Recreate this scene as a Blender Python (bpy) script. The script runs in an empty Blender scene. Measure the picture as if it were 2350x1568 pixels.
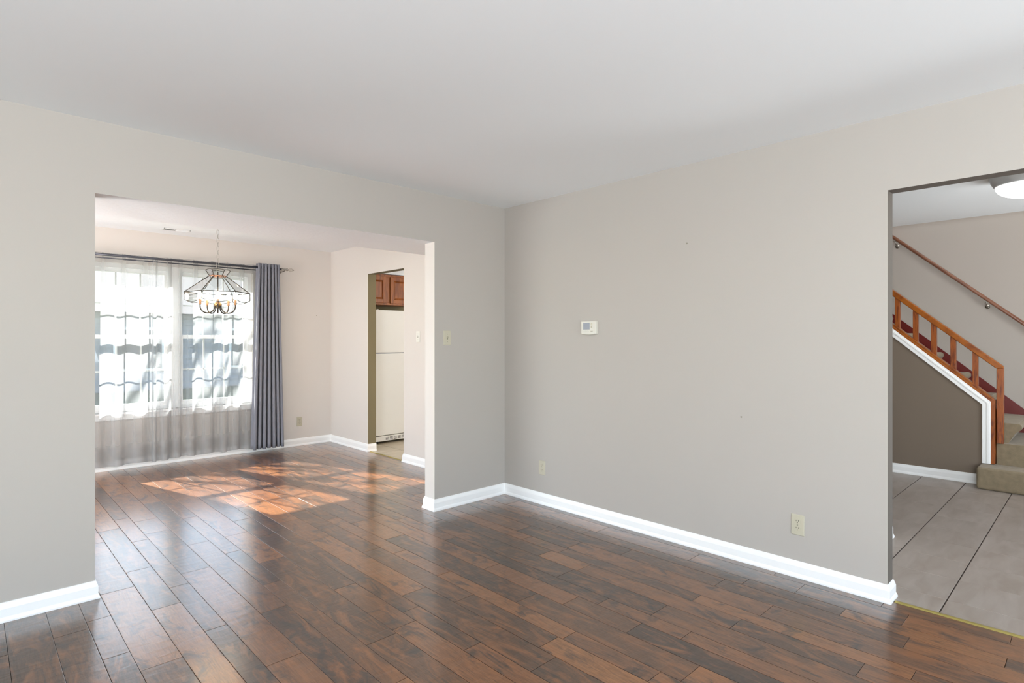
import bpy, bmesh, math, random
from mathutils import Vector, Matrix
random.seed(7)
C = bpy.context.scene.collection
S = bpy.context.scene

# ------------------------------------------------------------------ camera
cam_d = bpy.data.cameras.new('camera')
cam_d.sensor_width = 36.0
cam_d.lens = 36.0 * 1308.0 / 2350.0
cam_d.shift_y = -6.0 / 2350.0
cam_d.clip_start = 0.05
cam_d.clip_end = 200
cam = bpy.data.objects.new('camera', cam_d)
C.objects.link(cam)
cam.location = (-3.337, -3.571, 1.323)
cam.rotation_euler = (math.radians(90), 0, math.radians(46.2 - 90))
S.camera = cam

# ------------------------------------------------------------------ world, sun, daylight, fill lamps, exposure
SUN_DIR = Vector((0.385, -1.36, -1.0)).normalized()      # travel direction of the sun light
w = bpy.data.worlds.new('world')
S.world = w
w.use_nodes = True
wn = w.node_tree.nodes
wl = w.node_tree.links
wn.clear()
sky = wn.new('ShaderNodeTexSky')
sky.sky_type = 'NISHITA'
sky.sun_disc = False
sky.sun_elevation = math.radians(35)
sky.sun_rotation = math.radians(-16)
bg = wn.new('ShaderNodeBackground')
bg.inputs['Strength'].default_value = 0.68
wo = wn.new('ShaderNodeOutputWorld')
wl.new(sky.outputs[0], bg.inputs[0])
wl.new(bg.outputs[0], wo.inputs[0])

sd = bpy.data.lights.new('sun', 'SUN')
sd.energy = 60.0
sd.angle = math.radians(0.6)
sd.color = (1.0, 0.93, 0.84)
so = bpy.data.objects.new('sun', sd)
C.objects.link(so)
so.rotation_euler = SUN_DIR.to_track_quat('-Z', 'Y').to_euler()
so.location = (-5, 12, 9)


def area(name, loc, direction, sx, sy, energy, color):
    d = bpy.data.lights.new(name, 'AREA')
    d.shape = 'RECTANGLE'
    d.size = sx
    d.size_y = sy
    d.energy = energy
    d.color = color
    o = bpy.data.objects.new(name, d)
    C.objects.link(o)
    o.location = loc
    o.rotation_euler = Vector(direction).to_track_quat('-Z', 'Y').to_euler()
    return o


# daylight through the living room windows behind the camera plus added upward lamps that brighten the ceiling
area('daylight_west_window', (-6.42, -4.9, 1.35), (1, 0.15, 0.0), 1.9, 1.6, 14, (0.90, 0.955, 1.0))
area('ceiling_fill_west', (-6.44, -4.9, 1.0), (0.40, 0.0, 0.92), 1.9, 1.2, 510, (0.86, 0.94, 1.0))
area('daylight_rear_window', (-3.0, -6.92, 1.35), (0, 1, 0.0), 4.4, 1.7, 8, (0.90, 0.955, 1.0))
area('ceiling_fill_rear', (-3.1, -6.94, 1.0), (0, 0.40, 0.92), 4.2, 1.2, 290, (0.86, 0.94, 1.0))
# daylight through the glazed door in the dining room's left wall
area('daylight_dining_door', (-4.92, 1.75, 1.2), (1, 0.05, 0.05), 2.2, 2.0, 10, (0.88, 0.95, 1.0))
area('ground_light_dining_door', (-4.94, 1.75, 0.7), (0.6, 0, 0.8), 2.2, 1.2, 100, (0.88, 0.95, 1.0))
# daylight from the entry door of the foyer; the stairwell and kitchen lamps are added fill
area('daylight_entry_door', (1.9, -5.55, 1.0), (0, 0.5, 0.87), 1.2, 1.6, 100, (0.95, 0.98, 1.0))
area('stairwell_fill', (3.85, -3.2, 4.8), (0, 0.1, -1), 0.8, 3.0, 36, (1.0, 0.98, 0.96))
area('kitchen_fill', (2.5, 1.9, 1.5), (-1, 0.2, 0.1), 1.0, 1.0, 20, (0.97, 0.98, 1.0))

S.view_settings.view_transform = 'Standard'
S.view_settings.look = 'None'
S.view_settings.gamma = 1.0
S.view_settings.use_curve_mapping = False
S.view_settings.exposure = 0.0
S.cycles.use_denoising = True
S.cycles.max_bounces = 12
S.cycles.diffuse_bounces = 7
S.cycles.glossy_bounces = 4
S.cycles.transparent_max_bounces = 24
S.cycles.transmission_bounces = 6
S.cycles.sample_clamp_indirect = 6.0
S.cycles.blur_glossy = 0.5
S.cycles.caustics_reflective = False
S.cycles.caustics_refractive = False


# ------------------------------------------------------------------ material helpers
def srgb(r, g, b):
    f = lambda c: (c / 255 / 12.92) if c / 255 <= 0.04045 else ((c / 255 + 0.055) / 1.055) ** 2.4
    return (f(r), f(g), f(b), 1.0)


def new_mat(name):
    m = bpy.data.materials.new(name)
    m.use_nodes = True
    nt = m.node_tree
    nt.nodes.clear()
    out = nt.nodes.new('ShaderNodeOutputMaterial')
    return m, nt, out


def N(nt, kind, **kw):
    n = nt.nodes.new(kind)
    for k, v in kw.items():
        setattr(n, k, v)
    return n


def setin(n, **kw):
    for k, v in kw.items():
        n.inputs[k.replace('_', ' ')].default_value = v


def simple(name, col, rough=0.5, metal=0.0, spec=0.5, bump=0.0, bscale=200.0, var=0.0, vscale=3.0, stretch=(1, 1, 1), coat=0.0, emis=None, es=0.0):
    m, nt, out = new_mat(name)
    p = N(nt, 'ShaderNodeBsdfPrincipled')
    setin(p, Roughness=rough, Metallic=metal)
    p.inputs['Specular IOR Level'].default_value = spec
    p.inputs['Coat Weight'].default_value = coat
    nt.links.new(p.outputs[0], out.inputs[0])
    tc = N(nt, 'ShaderNodeTexCoord')
    mp = N(nt, 'ShaderNodeMapping')
    mp.inputs['Scale'].default_value = stretch
    nt.links.new(tc.outputs['Object'], mp.inputs[0])
    n1 = N(nt, 'ShaderNodeTexNoise')
    n1.inputs['Scale'].default_value = vscale
    n1.inputs['Detail'].default_value = 4
    nt.links.new(mp.outputs[0], n1.inputs['Vector'])
    mix = N(nt, 'ShaderNodeMix', data_type='RGBA')
    mix.inputs[6].default_value = [c * (1 - var) for c in col[:3]] + [1]
    mix.inputs[7].default_value = [min(1, c * (1 + var)) for c in col[:3]] + [1]
    nt.links.new(n1.outputs['Fac'], mix.inputs[0])
    nt.links.new(mix.outputs[2], p.inputs['Base Color'])
    if bump > 0:
        n2 = N(nt, 'ShaderNodeTexNoise')
        n2.inputs['Scale'].default_value = bscale
        n2.inputs['Detail'].default_value = 3
        nt.links.new(mp.outputs[0], n2.inputs['Vector'])
        b = N(nt, 'ShaderNodeBump')
        b.inputs['Strength'].default_value = bump
        b.inputs['Distance'].default_value = 0.002
        nt.links.new(n2.outputs['Fac'], b.inputs['Height'])
        nt.links.new(b.outputs[0], p.inputs['Normal'])
    if emis:
        p.inputs['Emission Color'].default_value = emis
        p.inputs['Emission Strength'].default_value = es
    return m


def wood(name, light, dark, rough=0.35, scale=6.0, stretch=(8, 8, 0.6), spec=0.5, rings=14.0):
    m, nt, out = new_mat(name)
    p = N(nt, 'ShaderNodeBsdfPrincipled')
    setin(p, Roughness=rough)
    p.inputs['Specular IOR Level'].default_value = spec
    nt.links.new(p.outputs[0], out.inputs[0])
    tc = N(nt, 'ShaderNodeTexCoord')
    mp = N(nt, 'ShaderNodeMapping')
    mp.inputs['Scale'].default_value = stretch
    nt.links.new(tc.outputs['Object'], mp.inputs[0])
    n = N(nt, 'ShaderNodeTexNoise')
    setin(n, Scale=scale, Detail=5.0, Distortion=1.2)
    nt.links.new(mp.outputs[0], n.inputs['Vector'])
    wv = N(nt, 'ShaderNodeMath', operation='MULTIPLY')
    wv.inputs[1].default_value = rings
    nt.links.new(n.outputs['Fac'], wv.inputs[0])
    sn = N(nt, 'ShaderNodeMath', operation='SINE')
    nt.links.new(wv.outputs[0], sn.inputs[0])
    mr = N(nt, 'ShaderNodeMapRange')
    setin(mr, From_Min=-1.0, From_Max=1.0)
    nt.links.new(sn.outputs[0], mr.inputs[0])
    mix = N(nt, 'ShaderNodeMix', data_type='RGBA')
    mix.inputs[6].default_value = dark
    mix.inputs[7].default_value = light
    nt.links.new(mr.outputs[0], mix.inputs[0])
    nt.links.new(mix.outputs[2], p.inputs['Base Color'])
    return m


def thin_glass(name, tint=(1, 1, 1, 1), refl=0.06, rough=0.0):
    m, nt, out = new_mat(name)
    t = N(nt, 'ShaderNodeBsdfTransparent')
    t.inputs[0].default_value = tint
    g = N(nt, 'ShaderNodeBsdfGlossy')
    g.inputs['Roughness'].default_value = rough
    lw = N(nt, 'ShaderNodeLayerWeight')
    lw.inputs['Blend'].default_value = 0.15
    mr = N(nt, 'ShaderNodeMapRange')
    setin(mr, To_Min=refl, To_Max=0.7)
    nt.links.new(lw.outputs['Fresnel'], mr.inputs[0])
    mx = N(nt, 'ShaderNodeMixShader')
    nt.links.new(mr.outputs[0], mx.inputs[0])
    nt.links.new(t.outputs[0], mx.inputs[1])
    nt.links.new(g.outputs[0], mx.inputs[2])
    nt.links.new(mx.outputs[0], out.inputs[0])
    return m


WALL_COL = srgb(177, 171, 164)
M = {}
M['wall'] = simple('greige_wall_paint', WALL_COL, 0.85, spec=0.25, bump=0.06, bscale=220, var=0.012, vscale=1.2)
M['wall_dining'] = simple('warm_beige_wall_paint', srgb(216, 210, 204), 0.85, spec=0.25, bump=0.06, bscale=220, var=0.01, vscale=1.2)
M['wall_foyer'] = simple('foyer_wall_paint', srgb(186, 178, 170), 0.85, spec=0.25, bump=0.06, bscale=220, var=0.01)
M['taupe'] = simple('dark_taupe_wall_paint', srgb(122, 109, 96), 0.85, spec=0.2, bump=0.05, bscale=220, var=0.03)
M['jamb_shade'] = simple('shade_darkened_jamb_paint', srgb(100, 93, 86), 0.8, spec=0.3, bump=0.05, bscale=220, var=0.02)  # foyer jamb and header underside; their shade is put into the colour
M['olive'] = simple('olive_kitchen_paint', srgb(120, 111, 86), 0.85, spec=0.2, bump=0.05, bscale=220, var=0.02)
M['ceil'] = simple('ceiling_paint', srgb(238, 242, 244), 0.9, spec=0.15, bump=0.05, bscale=150, var=0.006, vscale=1.0)
M['ceil_tex'] = simple('knockdown_ceiling_paint', srgb(240, 243, 246), 0.9, spec=0.2, bump=0.9, bscale=38, var=0.02, vscale=14, stretch=(1, 2.0, 1))
M['trim'] = simple('white_trim_paint', srgb(250, 250, 249), 0.35, spec=0.5, var=0.006)
M['vinyl'] = simple('white_vinyl', srgb(238, 240, 241), 0.35, spec=0.5, var=0.005)
M['almond'] = simple('ivory_plastic', srgb(188, 182, 162), 0.4, spec=0.5, var=0.01)
M['white_plastic'] = simple('white_plastic', srgb(226, 224, 216), 0.4, spec=0.5, var=0.005)
M['dull_white'] = simple('dull_white_plastic', srgb(206, 203, 193), 0.45, spec=0.4, var=0.005)
M['nickel_plate'] = simple('satin_grey_metal', srgb(190, 192, 192), 0.4, metal=0.3, var=0.02)
M['slot'] = simple('dark_slot', srgb(60, 56, 48), 0.7, var=0.05)
M['screw'] = simple('screw_metal', srgb(150, 146, 132), 0.4, metal=0.8, var=0.03)
M['lcd'] = simple('grey_display', srgb(128, 134, 146), 0.25, var=0.06, vscale=30)
M['fridge'] = simple('almond_enamel', srgb(228, 228, 224), 0.35, spec=0.5, bump=0.08, bscale=500, var=0.004)
M['black'] = simple('black_rubber', srgb(28, 26, 24), 0.6, var=0.05)  # rubber of the refrigerator feet
M['brass_strip'] = simple('brass_transition_strip', srgb(168, 152, 88), 0.35, metal=0.55, var=0.06, vscale=20)
M['nickel'] = simple('brushed_nickel', srgb(165, 160, 152), 0.3, metal=0.9, var=0.03)
M['rod'] = simple('gunmetal_rod', srgb(78, 80, 88), 0.3, metal=0.6, var=0.03)
M['bronze'] = simple('aged_bronze', srgb(74, 70, 64), 0.35, metal=0.8, var=0.05)
M['copper'] = simple('copper_came', srgb(196, 140, 108), 0.35, metal=0.7, var=0.05)
M['brass'] = simple('antique_brass', srgb(176, 146, 98), 0.3, metal=0.8, var=0.05)
M['candle'] = simple('brown_candle_sleeve', srgb(176, 136, 100), 0.5, var=0.05)
M['carpet'] = simple('beige_carpet', srgb(138, 124, 102), 1.0, spec=0.03, bump=1.0, bscale=170, var=0.30, vscale=22)
_cp = [n for n in M['carpet'].node_tree.nodes if n.type == 'BSDF_PRINCIPLED'][0]
_cp.inputs['Sheen Weight'].default_value = 0.3
_cp.inputs['Sheen Roughness'].default_value = 0.35
_cp.inputs['Sheen Tint'].default_value = (1, 0.96, 0.9, 1)
M['oak_rail'] = wood('golden_oak', srgb(160, 88, 20), srgb(118, 54, 10), 0.3, 5, (9, 1.0, 1.0))
M['oak_bal'] = wood('golden_oak_upright', srgb(152, 78, 20), srgb(106, 44, 10), 0.35, 4, (9, 9, 1.2))
M['cabinet'] = wood('cherry_stained_oak', srgb(150, 84, 28), srgb(112, 54, 14), 0.35, 4, (7, 7, 0.8))
M['handrail'] = wood('reddish_brown_rail', srgb(136, 90, 68), srgb(112, 70, 52), 0.35, 4, (8, 0.7, 0.7))
M['skirt'] = simple('dark_red_stained_board', srgb(104, 16, 8), 0.4, var=0.12, vscale=6)
M['glass'] = thin_glass('window_glass', (0.97, 0.985, 0.98, 1), 0.04)
M['lamp_glass'] = thin_glass('clear_bevelled_glass', (0.965, 0.985, 0.985, 1), 0.04)
M['crystal'] = thin_glass('clear_acrylic', (0.93, 0.92, 0.9, 1), 0.05)


def emitter(name, col, strength):
    m, nt, out = new_mat(name)
    e = N(nt, 'ShaderNodeEmission')
    e.inputs[0].default_value = col
    e.inputs[1].default_value = strength
    nt.links.new(e.outputs[0], out.inputs[0])
    return m


M['bulb'] = emitter('warm_glowing_bulb', (1.0, 0.80, 0.58, 1), 50)
M['dome'] = emitter('glowing_frosted_dome', (1.0, 0.98, 0.95, 1), 5.0)


def wood_floor():
    m, nt, out = new_mat('hand_scraped_dark_wood_planks')
    L = nt.links.new
    p = N(nt, 'ShaderNodeBsdfPrincipled')
    L(p.outputs[0], out.inputs[0])
    tc = N(nt, 'ShaderNodeTexCoord')
    at = N(nt, 'ShaderNodeAttribute', attribute_name='plank')
    sep = N(nt, 'ShaderNodeSeparateColor')
    L(at.outputs['Color'], sep.inputs[0])
    # shift each plank's grain so that neighbours differ
    off = N(nt, 'ShaderNodeVectorMath', operation='SCALE')
    off.inputs['Scale'].default_value = 37.0
    L(at.outputs['Color'], off.inputs[0])
    add = N(nt, 'ShaderNodeVectorMath', operation='ADD')
    L(tc.outputs['Object'], add.inputs[0])
    L(off.outputs[0], add.inputs[1])

    def noise(scale, stretch, detail=4.0, dist=0.0, rough=0.5):
        mp = N(nt, 'ShaderNodeMapping')
        mp.inputs['Scale'].default_value = stretch
        L(add.outputs[0], mp.inputs[0])
        n = N(nt, 'ShaderNodeTexNoise')
        setin(n, Scale=scale, Detail=detail, Distortion=dist, Roughness=rough)
        L(mp.outputs[0], n.inputs['Vector'])
        return n
    # base tone of the plank
    r1 = N(nt, 'ShaderNodeValToRGB')
    cr = r1.color_ramp
    cr.elements[0].position = 0.0
    cr.elements[0].color = srgb(60, 41, 30)
    cr.elements[1].position = 1.0
    cr.elements[1].color = srgb(130, 85, 48)
    for pos, c in ((0.3, (78, 53, 36)), (0.55, (94, 62, 40)), (0.8, (110, 70, 42))):
        e = cr.elements.new(pos)
        e.color = srgb(*c)
    L(sep.outputs[0], r1.inputs[0])
    # streaky grain
    g = noise(14.0, (5.5, 0.45, 1.0), 7.0, 2.2, 0.68)
    gr = N(nt, 'ShaderNodeMapRange')
    setin(gr, From_Min=0.3, From_Max=0.72, To_Min=0.55, To_Max=1.5)
    L(g.outputs['Fac'], gr.inputs[0])
    mul = N(nt, 'ShaderNodeMix', data_type='RGBA', blend_type='MULTIPLY')
    mul.inputs[0].default_value = 1.0
    L(r1.outputs[0], mul.inputs[6])
    L(gr.outputs[0], mul.inputs[7])
    # orange flame patches
    f = noise(3.4, (3.4, 0.8, 1.0), 6.0, 1.8, 0.6)
    fr = N(nt, 'ShaderNodeMapRange')
    setin(fr, From_Min=0.47, From_Max=0.68, To_Min=0.0, To_Max=0.75)
    L(f.outputs['Fac'], fr.inputs[0])
    mo = N(nt, 'ShaderNodeMix', data_type='RGBA')
    L(fr.outputs[0], mo.inputs[0])
    L(mul.outputs[2], mo.inputs[6])
    mo.inputs[7].default_value = srgb(134, 84, 46)
    # dark smoky stains and knots
    d = noise(5.0, (2.2, 1.0, 1.0), 7.0, 1.0, 0.6)
    dr = N(nt, 'ShaderNodeMapRange')
    setin(dr, From_Min=0.54, From_Max=0.67, To_Min=0.0, To_Max=0.8)
    L(d.outputs['Fac'], dr.inputs[0])
    md = N(nt, 'ShaderNodeMix', data_type='RGBA')
    L(dr.outputs[0], md.inputs[0])
    L(mo.outputs[2], md.inputs[6])
    md.inputs[7].default_value = srgb(36, 31, 31)
    L(md.outputs[2], p.inputs['Base Color'])
    # scraped waves and pores
    b1 = noise(5.0, (1.6, 4.5, 1.0), 2.0, 0.4)
    b2 = noise(60.0, (3.0, 0.5, 1.0), 3.0, 0.5)
    bm = N(nt, 'ShaderNodeMath', operation='MULTIPLY_ADD')
    bm.inputs[1].default_value = 0.05
    L(b2.outputs['Fac'], bm.inputs[0])
    L(b1.outputs['Fac'], bm.inputs[2])
    b = N(nt, 'ShaderNodeBump')
    setin(b, Strength=0.5, Distance=0.004)
    L(bm.outputs[0], b.inputs['Height'])
    L(b.outputs[0], p.inputs['Normal'])
    setin(p, Roughness=0.35, IOR=1.5)
    p.inputs['Specular IOR Level'].default_value = 0.25
    p.inputs['Coat Weight'].default_value = 1.0
    p.inputs['Coat Roughness'].default_value = 0.19
    p.inputs['Coat IOR'].default_value = 1.66
    b3 = N(nt, 'ShaderNodeBump')
    setin(b3, Strength=0.14, Distance=0.004)
    L(bm.outputs[0], b3.inputs['Height'])
    L(b3.outputs[0], p.inputs['Coat Normal'])
    return m


M['floor'] = wood_floor()
M['joint'] = simple('dark_plank_joint', srgb(38, 28, 24), 0.95, spec=0.0, var=0.1)


def tile_mat(name, c1, c2):
    m, nt, out = new_mat(name)
    L = nt.links.new
    p = N(nt, 'ShaderNodeBsdfPrincipled')
    L(p.outputs[0], out.inputs[0])
    tc = N(nt, 'ShaderNodeTexCoord')
    at = N(nt, 'ShaderNodeAttribute', attribute_name='plank')
    sc = N(nt, 'ShaderNodeVectorMath', operation='SCALE')
    sc.inputs['Scale'].default_value = 11.0
    L(at.outputs['Color'], sc.inputs[0])
    ad = N(nt, 'ShaderNodeVectorMath', operation='ADD')
    L(tc.outputs['Object'], ad.inputs[0])
    L(sc.outputs[0], ad.inputs[1])
    mp = N(nt, 'ShaderNodeMapping')
    mp.inputs['Scale'].default_value = (1.6, 6.0, 1.0)
    L(ad.outputs[0], mp.inputs[0])
    n = N(nt, 'ShaderNodeTexNoise')
    setin(n, Scale=2.2, Detail=6.0, Distortion=0.6)
    L(mp.outputs[0], n.inputs['Vector'])
    mr = N(nt, 'ShaderNodeMapRange')
    setin(mr, From_Min=0.3, From_Max=0.7)
    L(n.outputs['Fac'], mr.inputs[0])
    mx = N(nt, 'ShaderNodeMix', data_type='RGBA')
    mx.inputs[6].default_value = c1
    mx.inputs[7].default_value = c2
    L(mr.outputs[0], mx.inputs[0])
    L(mx.outputs[2], p.inputs['Base Color'])
    setin(p, Roughness=0.38)
    return m


M['tile'] = tile_mat('greige_stone_look_tile', srgb(148, 136, 125), srgb(166, 156, 147))
M['tile_k'] = tile_mat('kitchen_beige_tile', srgb(172, 162, 142), srgb(190, 180, 162))
M['grout'] = simple('dark_grout', srgb(92, 80, 72), 0.9, var=0.1, vscale=30)
M['grout_k'] = simple('beige_grout', srgb(140, 130, 112), 0.9, var=0.1, vscale=30)


def sheer_mat():
    m, nt, out = new_mat('white_sheer_voile')
    L = nt.links.new
    t = N(nt, 'ShaderNodeBsdfTransparent')
    tr = N(nt, 'ShaderNodeBsdfTranslucent')
    tr.inputs[0].default_value = (0.25, 0.27, 0.29, 1)
    df = N(nt, 'ShaderNodeBsdfDiffuse')
    df.inputs[0].default_value = (0.60, 0.61, 0.62, 1)
    m1 = N(nt, 'ShaderNodeMixShader')
    m1.inputs[0].default_value = 0.40
    L(tr.outputs[0], m1.inputs[1])
    L(df.outputs[0], m1.inputs[2])
    lw = N(nt, 'ShaderNodeLayerWeight')
    lw.inputs['Blend'].default_value = 0.5
    mr = N(nt, 'ShaderNodeMapRange')
    setin(mr, From_Min=0.0, From_Max=1.0, To_Min=0.42, To_Max=0.80)
    L(lw.outputs['Facing'], mr.inputs[0])
    at = N(nt, 'ShaderNodeAttribute', attribute_name='hem')
    mxm = N(nt, 'ShaderNodeMath', operation='MULTIPLY_ADD')
    mxm.inputs[1].default_value = 0.16
    L(at.outputs['Fac'], mxm.inputs[0])
    L(mr.outputs[0], mxm.inputs[2])
    m2 = N(nt, 'ShaderNodeMixShader')
    L(mxm.outputs[0], m2.inputs[0])
    L(t.outputs[0], m2.inputs[1])
    L(m1.outputs[0], m2.inputs[2])
    L(m2.outputs[0], out.inputs[0])
    return m


def drape_mat():
    m, nt, out = new_mat('slate_grey_drape_fabric')
    L = nt.links.new
    p = N(nt, 'ShaderNodeBsdfPrincipled')
    setin(p, Roughness=0.85)
    p.inputs['Specular IOR Level'].default_value = 0.2
    p.inputs['Sheen Weight'].default_value = 0.15
    tc = N(nt, 'ShaderNodeTexCoord')
    n = N(nt, 'ShaderNodeTexNoise')
    setin(n, Scale=300.0, Detail=2.0)
    L(tc.outputs['Object'], n.inputs['Vector'])
    mx = N(nt, 'ShaderNodeMix', data_type='RGBA')
    mx.inputs[6].default_value = srgb(116, 118, 128)
    mx.inputs[7].default_value = srgb(140, 142, 152)
    L(n.outputs['Fac'], mx.inputs[0])
    L(mx.outputs[2], p.inputs['Base Color'])
    tr = N(nt, 'ShaderNodeBsdfTranslucent')
    tr.inputs[0].default_value = srgb(150, 158, 175)
    ms = N(nt, 'ShaderNodeMixShader')
    ms.inputs[0].default_value = 0.12
    L(p.outputs[0], ms.inputs[1])
    L(tr.outputs[0], ms.inputs[2])
    L(ms.outputs[0], out.inputs[0])
    return m


M['sheer'] = sheer_mat()
M['drape'] = drape_mat()
M['grass'] = simple('lawn_grass', srgb(68, 84, 54), 0.95, spec=0.1, bump=1.0, bscale=60, var=0.3, vscale=8)
M['bark'] = simple('tree_bark', srgb(96, 84, 74), 0.9, spec=0.1, bump=0.8, bscale=30, var=0.3, vscale=10, stretch=(3, 3, 0.6))
M['leaf'] = simple('tree_leaf', srgb(96, 122, 66), 0.7, var=0.3, vscale=5)
M['siding'] = simple('grey_house_siding', srgb(132, 140, 148), 0.8, var=0.04)
M['shingle'] = simple('grey_roof_shingles', srgb(74, 77, 82), 0.9, bump=0.8, bscale=20, var=0.2, vscale=14, stretch=(1, 3, 3))
M['pane_dark'] = simple('dark_house_pane', srgb(70, 80, 92), 0.15, var=0.05)


# ------------------------------------------------------------------ mesh helpers
class MB:
    def __init__(s):
        s.v = []
        s.f = []
        s.mi = []
        s.sm = []

    def add(s, verts, faces, mi=0, smooth=False):
        b = len(s.v)
        s.v += [tuple(v) for v in verts]
        for f in faces:
            s.f.append(tuple(b + i for i in f))
            s.mi.append(mi)
            s.sm.append(smooth)

    def box(s, x0, y0, z0, x1, y1, z1, mi=0, mats=None):
        v = [(x0, y0, z0), (x1, y0, z0), (x1, y1, z0), (x0, y1, z0), (x0, y0, z1), (x1, y0, z1), (x1, y1, z1), (x0, y1, z1)]
        fs = {'-z': (0, 3, 2, 1), '+z': (4, 5, 6, 7), '-y': (0, 1, 5, 4), '+x': (1, 2, 6, 5), '+y': (2, 3, 7, 6), '-x': (3, 0, 4, 7)}
        b = len(s.v)
        s.v += v
        for k, f in fs.items():
            s.f.append(tuple(b + i for i in f))
            s.mi.append((mats or {}).get(k, mi))
            s.sm.append(False)

    def prism(s, poly, axis, a, b, mi=0):
        """poly: 2D outline; axis: the extrusion axis ('x','y','z')"""
        n = len(poly)

        def P(q, t):
            if axis == 'x':
                return (t, q[0], q[1])
            if axis == 'y':
                return (q[0], t, q[1])
            return (q[0], q[1], t)
        v = [P(q, a) for q in poly] + [P(q, b) for q in poly]
        f = [tuple(range(n))[::-1], tuple(range(n, 2 * n))]
        f += [(i, (i + 1) % n, n + (i + 1) % n, n + i) for i in range(n)]
        s.add(v, f, mi)

    def tube(s, pts, r, seg=10, closed=False, mi=0, caps=True):
        pts = [Vector(p) for p in pts]
        n = len(pts)
        rs = r if isinstance(r, (list, tuple)) else [r] * n
        rings = []
        prev = None
        for i, p in enumerate(pts):
            if closed:
                t = pts[(i + 1) % n] - pts[i - 1]
            else:
                t = pts[min(i + 1, n - 1)] - pts[max(i - 1, 0)]
            t.normalize()
            if prev is None:
                a = Vector((0, 0, 1)) if abs(t.z) < 0.9 else Vector((1, 0, 0))
                u = t.cross(a).normalized()
            else:
                u = (prev - t * prev.dot(t))
                if u.length < 1e-6:
                    u = t.orthogonal()
                u.normalize()
            prev = u
            vv = t.cross(u)
            rings.append([p + (u * math.cos(2 * math.pi * k / seg) + vv * math.sin(2 * math.pi * k / seg)) * rs[i] for k in range(seg)])
        v = [q for ring in rings for q in ring]
        f = []
        m = n if closed else n - 1
        for i in range(m):
            j = (i + 1) % n
            for k in range(seg):
                k2 = (k + 1) % seg
                f.append((i * seg + k, i * seg + k2, j * seg + k2, j * seg + k))
        if not closed and caps:
            f.append(tuple(range(seg))[::-1])
            f.append(tuple((n - 1) * seg + k for k in range(seg)))
        s.add(v, f, mi, True)

    def lathe(s, prof, center, seg=24, axis='z', mi=0, smooth=True):
        """prof: list of (r, h) along the axis"""
        cx, cy, cz = center
        v = []
        for r, h in prof:
            for k in range(seg):
                a = 2 * math.pi * k / seg
                if axis == 'z':
                    v.append((cx + r * math.cos(a), cy + r * math.sin(a), cz + h))
                elif axis == 'x':
                    v.append((cx + h, cy + r * math.cos(a), cz + r * math.sin(a)))
                else:
                    v.append((cx + r * math.cos(a), cy + h, cz + r * math.sin(a)))
        f = []
        for i in range(len(prof) - 1):
            for k in range(seg):
                k2 = (k + 1) % seg
                f.append((i * seg + k, i * seg + k2, (i + 1) * seg + k2, (i + 1) * seg + k))
        f.append(tuple(range(seg))[::-1])
        f.append(tuple((len(prof) - 1) * seg + k for k in range(seg)))
        s.add(v, f, mi, smooth)

    def build(s, name, mats, parent=None, bevel=0.0, seg=2, recalc=True):
        me = bpy.data.meshes.new(name)
        me.from_pydata([tuple(v) for v in s.v], [], s.f)
        for m in (mats if isinstance(mats, (list, tuple)) else [mats]):
            me.materials.append(m)
        for p, mi, sm in zip(me.polygons, s.mi, s.sm):
            p.material_index = mi
            p.use_smooth = sm
        if recalc:
            bm = bmesh.new()
            bm.from_mesh(me)
            bmesh.ops.recalc_face_normals(bm, faces=bm.faces)
            bm.to_mesh(me)
            bm.free()
        o = bpy.data.objects.new(name, me)
        C.objects.link(o)
        if parent:
            o.parent = parent
            o.matrix_parent_inverse = Matrix.Translation(-Vector(parent.location)) if parent.type == 'EMPTY' else Matrix.Identity(4)
        if bevel > 0:
            bv = o.modifiers.new('bevel', 'BEVEL')
            bv.width = bevel
            bv.segments = seg
            bv.limit_method = 'ANGLE'
            bv.angle_limit = math.radians(40)
        return o


def thing(name, label, cat, loc, group=None):
    o = bpy.data.objects.new(name, None)
    o.empty_display_size = 0.1
    C.objects.link(o)
    o.location = loc
    return tag(o, label, cat, group)


def tag(o, label, cat, group=None):
    o['label'] = label
    o['category'] = cat
    if group:
        o['group'] = group
    return o


def struct(o, label=None, cat=None):
    o['kind'] = 'structure'
    if label:
        o['label'] = label
        o['category'] = cat
    return o


H = 2.44          # ceiling height
OP = 2.068        # head of the wide openings

# ------------------------------------------------------------------ room shell: walls
# left wall of the living room with the wide cased-less opening to the dining room (x -2.86 .. -0.737)
b = MB()
b.box(-6.3, 0, 0, -2.86, 0.125, H, 0, {'+x': 1, '+y': 1})
b.box(-0.737, 0, 0, 0.0, 0.125, H, 0, {'-x': 1, '+y': 1})
b.box(-2.86, 0, OP, -0.737, 0.125, H, 0, {'-z': 2})
struct(b.build('wall_left', [M['wall'], M['wall_dining'], M['ceil_tex']]), 'greige wall with the wide opening into the dining room', 'wall')

# right wall of the living room with the opening to the foyer (y < -2.812)
b = MB()
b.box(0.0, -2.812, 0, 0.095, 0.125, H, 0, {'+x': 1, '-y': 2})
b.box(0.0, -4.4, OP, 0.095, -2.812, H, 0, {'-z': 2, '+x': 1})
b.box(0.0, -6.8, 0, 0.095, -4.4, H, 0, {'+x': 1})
struct(b.build('wall_right', [M['wall'], M['wall_foyer'], M['jamb_shade']]), 'long greige wall with thermostat and the foyer opening', 'wall')

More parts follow.
